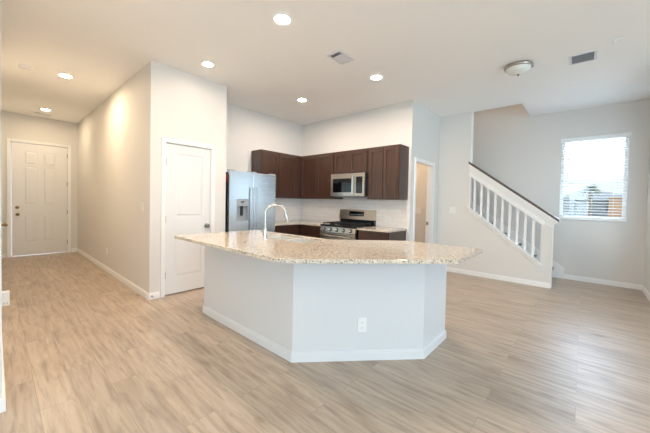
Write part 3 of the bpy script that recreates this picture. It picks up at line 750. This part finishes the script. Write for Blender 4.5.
# ------------------------------------------------------------------ range
rg = thing('gas_range', 'stainless gas range with black grates against the tiled wall', 'range', (4.3, 3.24, 0))
RX = 3.985
MB().box(RX+0.05, RGX-0.012, RY0, RY1, 0.02, 0.868, 0.003).build('body', M_BLACK, rg)
MB().box(RX+0.012, RGX-0.012, RY0-0.001, RY1+0.001, 0.868, 0.898, 0.006).build('cooktop', M_BLACK, rg)
MB().prism([(RX+0.05, RY0, 0.772), (RX+0.005, RY0, 0.772), (RX+0.020, RY0, 0.866), (RX+0.05, RY0, 0.866)], (0, RY1-RY0, 0)).build('control_panel', M_STEELB, rg)
for k in range(5):
    y = RY0+0.10+k*(RY1-RY0-0.20)/4
    kb = MB().lathe([(0.022, 0.004), (0.022, 0.010), (0.020, 0.034), (0.017, 0.038), (0, 0.038)], (RX+0.013, y, 0.820), (-1, 0, 0.16), 18).build('knob', M_CHROME, rg, 40)
    MB().lathe([(0.034, 0), (0.034, 0.005), (0.023, 0.007), (0, 0.007)], (RX+0.013, y, 0.820), (-1, 0, 0.16), 18).build('bezel', M_DARK, kb, 40)
od = MB().box(RX+0.008, RX+0.048, RY0+0.004, RY1-0.004, 0.22, 0.760, 0.004).build('oven_door', M_STEELB, rg)
MB().box(RX+0.004, RX+0.010, RY0+0.09, RY1-0.09, 0.31, 0.62).build('oven_window', M_GLASSB, od)
b = MB().tube([(RX-0.045, RY0+0.04, 0.715), (RX-0.045, RY1-0.04, 0.715)], 0.0135, 12)
for y in (RY0+0.07, RY1-0.07): b.tube([(RX+0.012, y, 0.715), (RX-0.045, y, 0.715)], 0.010, 10)
b.build('door_handle', M_CHROME, od, 40)
MB().box(RX+0.008, RX+0.048, RY0+0.004, RY1-0.004, 0.05, 0.21, 0.004).build('drawer', M_STEELB, rg)
wgt = (RY1-RY0-0.06)/3
for k in range(3):
    y0 = RY0+0.03+k*wgt+0.004; y1 = y0+wgt-0.008; x0, x1 = RX+0.06, RX+0.53; b = MB(); zt = 0.936
    for y in (y0+0.006, y1-0.006): b.box(x0, x1, y-0.006, y+0.006, zt-0.012, zt)
    for x in (x0+0.006, (x0+x1)/2, x1-0.006): b.box(x-0.006, x+0.006, y0, y1, zt-0.012, zt)
    b.box(x0, x1, (y0+y1)/2-0.006, (y0+y1)/2+0.006, zt-0.012, zt)
    for x in (x0+0.006, x1-0.006):
        for y in (y0+0.006, y1-0.006): b.box(x-0.006, x+0.006, y-0.006, y+0.006, 0.897, zt-0.01)
    b.build('grate', M_IRON, rg)
for x, y in ((RX+0.17, RY0+0.15), (RX+0.42, RY0+0.15), (RX+0.17, RY1-0.15), (RX+0.42, RY1-0.15), (RX+0.30, (RY0+RY1)/2)):
    MB().lathe([(0.048, 0), (0.048, 0.008), (0.036, 0.010), (0.034, 0.020), (0, 0.021)], (x, y, 0.897), n=20).build('burner', M_IRON, rg, 40)
bgd = MB().prism([(4.545, RY0, 0.990), (4.585, RY0, 1.175), (4.648, RY0, 1.175), (4.648, RY0, 0.990)], (0, RY1-RY0, 0)).build('backguard', M_STEELB, rg)
MB().box(4.580, 4.648, RY0+0.005, RY1-0.005, 0.898, 0.990).build('rear_vent', M_BLACK, rg)
MB().prism([(4.5535, 3.065, 1.055), (4.5715, 3.065, 1.140), (4.5775, 3.065, 1.140), (4.5595, 3.065, 1.055)], (0, 0.335, 0)).build('display', M_GLASSB, bgd)
for k in range(6):
    MB().prism([(4.5545, 3.09+k*0.05, 1.075), (4.558, 3.09+k*0.05, 1.090), (4.560, 3.09+k*0.05, 1.090), (4.5565, 3.09+k*0.05, 1.075)], (0, 0.028, 0)).build('button', M_GREYP, bgd)

# ------------------------------------------------------------------ outlets and switches
def plate(name, label, cat, c, nrm, wd=0.072, ht=0.115, kind='outlet', group=None, gangs=1):
    group = group or ('wall outlets' if kind == 'outlet' else 'light switches')
    """cover plate centred at c on a wall whose outward normal is nrm"""
    n = Vector(nrm).normalized(); ang = math.atan2(n.y, n.x)+PI/2
    o = bpy.data.objects.new(name, None); COL.objects.link(o); o.location = c; o.rotation_euler = (0, 0, ang); o['_o'] = (0, 0, 0)
    tag(o, label, cat, group)
    MB().box(-wd/2, wd/2, -0.006, 0.0, -ht/2, ht/2, 0.002).build('cover_plate', M_PLAST, o)
    for g in range(gangs):
        x = (g-(gangs-1)/2)*0.046
        if kind == 'outlet':
            for z in (-0.021, 0.021):
                r = MB().box(x-0.017, x+0.017, -0.0085, -0.005, z-0.016, z+0.016, 0.002).build('receptacle', M_PLAST, o)
                MB().box(x-0.009, x-0.006, -0.0092, -0.008, z-0.006, z+0.007).box(x+0.006, x+0.009, -0.0092, -0.008, z-0.006, z+0.007).box(x-0.003, x+0.003, -0.0092, -0.008, z-0.012, z-0.008).build('slot', M_SLOT, r)
        else:
            MB().box(x-0.016, x+0.016, -0.0095, -0.005, -0.033, 0.033, 0.002).build('rocker', M_PLAST, o)
    return o
s2 = math.sqrt(0.5)
t_ = 0.585
dirv = Vector((DX-IX, DYY-IY, 0)); nn = Vector((dirv.y, -dirv.x, 0)).normalized()
pc = Vector((IX, IY, 0))+dirv*0.520; pc.z = 0.295
plate('wall_outlet', 'white outlet low on the angled front face of the island', 'outlet', pc, nn, 0.074, 0.122)
plate('light_switch', 'white light switch on the hall wall beside the pantry corner', 'switch', (HALLX, 4.418, 1.195), (-1, 0, 0), kind='switch')
plate('wall_outlet', 'white outlet low on the long hall wall', 'outlet', (HALLX, 6.29, 0.36), (-1, 0, 0))
plate('light_switch', 'wide white switch plate on the wall beside the stair railing', 'switch', (STX, 1.905, 1.20), (-1, 0, 0), 0.118, 0.118, 'switch', gangs=2)
plate('wall_outlet', 'white double outlet on the tile right of the range', 'outlet', (RGX-0.010, 2.617, 1.010), (-1, 0, 0), 0.118, 0.115, gangs=2)
plate('light_switch', 'white switch plate inside the room beyond the open doorway', 'switch', (STX, 2.60, 1.165), (-1, 0, 0), 0.118, 0.118, 'switch', gangs=2)
plate('wall_outlet', 'white outlet on the left hall wall behind the plug-in adapter', 'outlet', (LX, 3.62, 0.46), (1, 0, 0))
ad = thing('plug_in_adapter', 'small white plug-in adapter sticking out of the left wall outlet', 'adapter', (LX+0.0095, 3.62, 0.44))
MB().box(LX+0.0095, LX+0.056, 3.585, 3.655, 0.385, 0.500, 0.006).build('housing', M_PLAST, ad)
MB().box(LX+0.020, LX+0.026, 3.583, 3.586, 0.40, 0.415).box(LX+0.038, LX+0.044, 3.583, 3.586, 0.40, 0.415).build('slot', M_SLOT, ad)
ds = thing('door_stop', 'small dark-tipped door stop on the pantry corner baseboard', 'door stop', (1.345, PANY-BT, 0.045))
MB().lathe([(0.011, 0), (0.011, 0.003), (0.006, 0.005), (0.006, 0.028)], (1.345, PANY-BT, 0.045), (0, -1, 0), 12).build('stem', M_NICK, ds, 40)
MB().lathe([(0.009, 0), (0.009, 0.012), (0, 0.013)], (1.345, PANY-BT-0.028, 0.045), (0, -1, 0), 12).build('tip', M_SLOT, ds, 40)

# ------------------------------------------------------------------ ceiling fittings
G = 'recessed ceiling lights'
def downlight(x, y, label, ml=None):
    o = thing('recessed_light', label, 'ceiling light', (x, y, H), G)
    b = MB(); n = 32
    b.lathe([(0.060, -0.001), (0.093, -0.001), (0.093, -0.006), (0.086, -0.011), (0.066, -0.008), (0.060, -0.005)], (x, y, H), n=n)
    # open ring: drop the two caps
    caps = [fc for fc in b.bm.faces if len(fc.verts) > 4]
    bmesh.ops.delete(b.bm, geom=caps, context='FACES_ONLY')
    b.build('trim_ring', M_PLAST, o, 40)
    MB().lathe([(0.0605, -0.001), (0.0605, -0.004), (0.045, -0.005), (0, -0.0055)], (x, y, H), n=n).build('lens', ml or M_LENS, o, 40)
    return o
downlight(1.833, 2.215, 'lit round ceiling light nearest the camera, above the island front')
downlight(1.832, 3.680, 'lit round ceiling light just in front of the pantry wall', M_LENSP)
downlight(3.503, 3.670, 'lit round ceiling light near the kitchen corner, above the refrigerator side')
downlight(3.512, 2.205, 'lit round ceiling light in front of the microwave, beside the square vent')
downlight(0.690, 5.660, 'lit round ceiling light in the middle of the hall', M_LENSB)
downlight(0.690, 8.170, 'lit round ceiling light nearest the entry door at the hall end', M_LENSH)
downlight(0.690, 2.800, 'lit round ceiling light at the near end of the hall', M_LENSB)
for x, y, lb in ((-1.6, 0.9, 'left of the camera'), (-1.6, -2.2, 'far behind the camera on the left'), (0.7, -2.2, 'behind the camera'), (3.2, -2.2, 'far behind the camera on the right')):
    downlight(x, y, 'added unseen living-room fill light '+lb, M_LENSH)  # unseen lights added for warm fill on walls and floor

def louver(x0, x1, y0, y1, label, n, ax, dark=None):
    o = thing('ceiling_vent', label, 'vent', ((x0+x1)/2, (y0+y1)/2, H), 'ceiling vents')
    b = MB(); fwd = 0.026
    b.box(x0, x1, y0, y0+fwd, H-0.008, H, 0.002); b.box(x0, x1, y1-fwd, y1, H-0.008, H, 0.002); b.box(x0, x0+fwd, y0+fwd, y1-fwd, H-0.008, H); b.box(x1-fwd, x1, y0+fwd, y1-fwd, H-0.008, H)
    b.build('frame', M_VENT, o)
    MB().box(x0+fwd, x1-fwd, y0+fwd, y1-fwd, H-0.0015, H-0.0005).build('duct_shade_sheet', M_DUCT, o)  # solid dark sheet, its colour stands for the shade inside the duct
    for k in range(n):
        t = (k+0.5)/n
        if ax == 'y':
            yy = y0+fwd+t*(y1-y0-2*fwd); tilt = 35
            R_ = Matrix.Translation(((x0+x1)/2, yy, H-0.006)) @ Matrix.Rotation(math.radians(tilt), 4, 'X'); L = (x1-x0-2*fwd)/2
            MB().box(-L, L, -0.006, 0.006, -0.0008, 0.0008, M=R_).build('louver', M_VENT, o)
        else:
            xx = x0+fwd+t*(x1-x0-2*fwd); tilt = -38 if (dark is not None and t < dark) else 34
            R_ = Matrix.Translation((xx, (y0+y1)/2, H-0.006)) @ Matrix.Rotation(math.radians(tilt), 4, 'Y'); L = (y1-y0-2*fwd)/2
            MB().box(-0.0085, 0.0085, -L, L, -0.0008, 0.0008, M=R_).build('louver', M_VENT, o)
    return o
louver(2.620, 2.912, 2.150, 2.345, 'white ceiling register with a dark slot above the kitchen, between the lit lights', 15, 'x', 0.30)
louver(4.400, 4.685, -0.062, 0.185, 'white return-air grille in the ceiling over the living area', 10, 'x', 1.1)
louver(0.560, 0.815, 8.590, 8.700, 'small dark ceiling register in front of the entry door wall', 4, 'y')

sd = thing('smoke_detector', 'round white smoke detector on the hall ceiling left of the lit lights', 'smoke detector', (0.29, 5.70, H))
MB().lathe([(0.070, 0), (0.070, -0.012), (0.062, -0.030), (0.040, -0.036), (0, -0.037)], (0.29, 5.70, H), n=28).build('housing', M_PLAST, sd, 40)
MB().lathe([(0.012, 0), (0.012, -0.004), (0, -0.005)], (0.29, 5.67, H-0.035), n=12).build('test_button', M_PLAST, sd, 40)
se = MB().box(4.243, 4.345, -0.242, -0.176, H-0.012, H, 0.004).build('ceiling_sensor', M_PLAST)
tag(se, 'small white rectangular sensor box on the ceiling beside the return grille', 'sensor')

fl = thing('flush_mount_light', 'unlit frosted dome ceiling light with a brushed nickel ring near the stairs', 'ceiling light', (4.30, 0.665, H))
cx_, cy_ = 4.31, 0.66
MB().lathe([(0.128, 0), (0.148, -0.010), (0.154, -0.024), (0.148, -0.038), (0.136, -0.044), (0.128, -0.040)], (cx_, cy_, H), n=40).build('ring', M_NICK, fl, 40)
MB().lathe([(0.134, -0.038), (0.130, -0.054), (0.108, -0.080), (0.075, -0.098), (0.036, -0.108), (0, -0.110)], (cx_, cy_, H), n=40).build('dome', M_FROST, fl, 40)
MB().lathe([(0.006, -0.106), (0.013, -0.116), (0.013, -0.124), (0.007, -0.130), (0, -0.131)], (cx_, cy_, H), n=16).build('finial', M_NICK, fl, 40)
MB().lathe([(0.010, 0.0), (0.012, -0.006), (0.008, -0.016), (0, -0.018)], (cx_+0.02, cy_-0.145, H-0.040), n=12).build('thumb_screw', M_NICK, fl, 40)

# light in the small room beyond the doorway, and a fill light added upstairs, both out of view
lf = thing('recessed_light', 'round ceiling light in the small room beyond the doorway', 'ceiling light', (5.30, 3.3, H), G)
MB().lathe([(0.095, -0.001), (0.095, -0.006), (0.070, -0.010), (0, -0.012)], (5.30, 3.3, H), n=24).build('lens', M_LENSW, lf, 40)
lu = thing('recessed_light', 'added unseen fill light in the stairwell on the upper floor', 'ceiling light', (6.45, 3.2, 5.8), G)
MB().lathe([(0.07, -0.001), (0.07, -0.006), (0.05, -0.010), (0, -0.012)], (6.45, 3.2, 5.8), n=24).build('lens', M_LENS, lu, 40)

# ------------------------------------------------------------------ outside the stair window
M_GRASS = mat('dry_lawn', '#7C8270', 0.9, bump=(40, 0.3))
M_ROOF = mat('grey_shingles', '#5A5D64', 0.85, bump=(60, 0.4))
M_BRICKA = mat('tan_brick', '#B88E68', 0.85, bump=(80, 0.3))
M_STUCCO = mat('grey_siding', '#777E88', 0.8, bump=(50, 0.2))
M_PALM = mat('palm_green', '#566650', 0.7)
M_BARK = mat('palm_bark', '#7A6E62', 0.9, bump=(60, 0.6))
M_CONC = mat('concrete_walk', '#B9B6AF', 0.85, bump=(80, 0.3))
g = struct(MB().box(-60, 90, -80, 90, -0.30, -0.16).build('ground', M_GRASS))
struct(MB().box(-0.6, 2.2, ENDY+0.15, ENDY+4.0, -0.16, -0.02).build('floor_porch', M_CONC))
def house(x, y, wx, wy, hw, hr, mt, label):
    o = thing('house', label, 'house', (x, y, -0.16), 'houses outside the window')
    MB().box(x-wx/2, x+wx/2, y-wy/2, y+wy/2, -0.16, hw).build('house_wall', mt, o)
    e = 0.4
    b = MB(); A = [(x-wx/2-e, y-wy/2-e, hw), (x+wx/2+e, y-wy/2-e, hw), (x+wx/2+e, y+wy/2+e, hw), (x-wx/2-e, y+wy/2+e, hw)]
    rr = min(wx, wy)*0.28
    v = [b.bm.verts.new(p) for p in A]; r1 = b.bm.verts.new((x, y-wy/2+rr*1.6, hr)); r2__ = b.bm.verts.new((x, y+wy/2-rr*1.6, hr))
    b.bm.faces.new((v[0], v[1], r1)); b.bm.faces.new((v[1], v[2], r2__, r1)); b.bm.faces.new((v[2], v[3], r2__)); b.bm.faces.new((v[3], v[0], r1, r2__)); b.bm.faces.new(v[::-1])
    b.build('roof', M_ROOF, o)
    for k in range(2):
        yy = y-wy/4+k*wy/2
        MB().box(x-wx/2-0.03, x-wx/2, yy-0.6, yy+0.6, 0.9, 2.2).build('house_window', M_DARK, o)
    return o
house(47.0, -0.6, 8, 7.0, 2.2, 3.5, M_STUCCO, 'pale grey house with a low hipped roof seen behind the palm')
house(33.0, 2.2, 7, 3.0, 1.7, 2.7, M_STUCCO, 'small grey-roofed house at the left side of the window view')
house(36.0, -6.6, 8, 4.6, 2.0, 3.9, M_STUCCO, 'grey gabled house at the right of the window view, with a darker roof')
o = thing('brick_pillar', 'tan brick chimney block outside at the lower right of the window', 'chimney', (27.5, -1.62, -0.16))
MB().box(27.2, 27.8, -1.97, -1.27, -0.16, 1.95).build('shaft', M_BRICKA, o); MB().box(27.12, 27.88, -2.05, -1.19, 1.95, 2.05).build('cap', M_BRICKA, o)
pt_ = thing('palm_tree', 'single palm tree with a round frond crown outside the stair window', 'palm tree', (25.0, -0.29, -0.16))
MB().tube([(25.0, -0.29, -0.16), (25.03, -0.28, 1.0), (25.0, -0.27, 2.55)], [0.15, 0.12, 0.13], 12).build('trunk', M_BARK, pt_, 40)
b = MB()
for k in range(34):
    th = random.uniform(0, 2*PI); el = random.uniform(-0.5, 1.1); L = random.uniform(0.42, 0.62)
    d0 = Vector((math.cos(th)*math.cos(el), math.sin(th)*math.cos(el), math.sin(el)))
    pts = []
    for j in range(6):
        t = j/5; pts.append(Vector((25.0, -0.27, 2.55))+d0*L*t+Vector((0, 0, -0.35*t*t)))
    b.tube(pts, [0.03, 0.028, 0.024, 0.02, 0.014, 0.004], 4)
    side = d0.cross(Vector((0, 0, 1))); side = side.normalized() if side.length > 0.01 else Vector((1, 0, 0))
    for j in range(1, 6):
        for sgn in (-1, 1):
            p0 = pts[j]; q0 = p0+side*sgn*0.14*(1.1-j/7)+d0*0.10+Vector((0, 0, -0.06))
            b.tube([p0, q0], [0.012, 0.003], 3)
b.build('fronds', M_PALM, pt_)

# tidy helper properties
for o in bpy.data.objects:
    if '_o' in o: del o['_o']
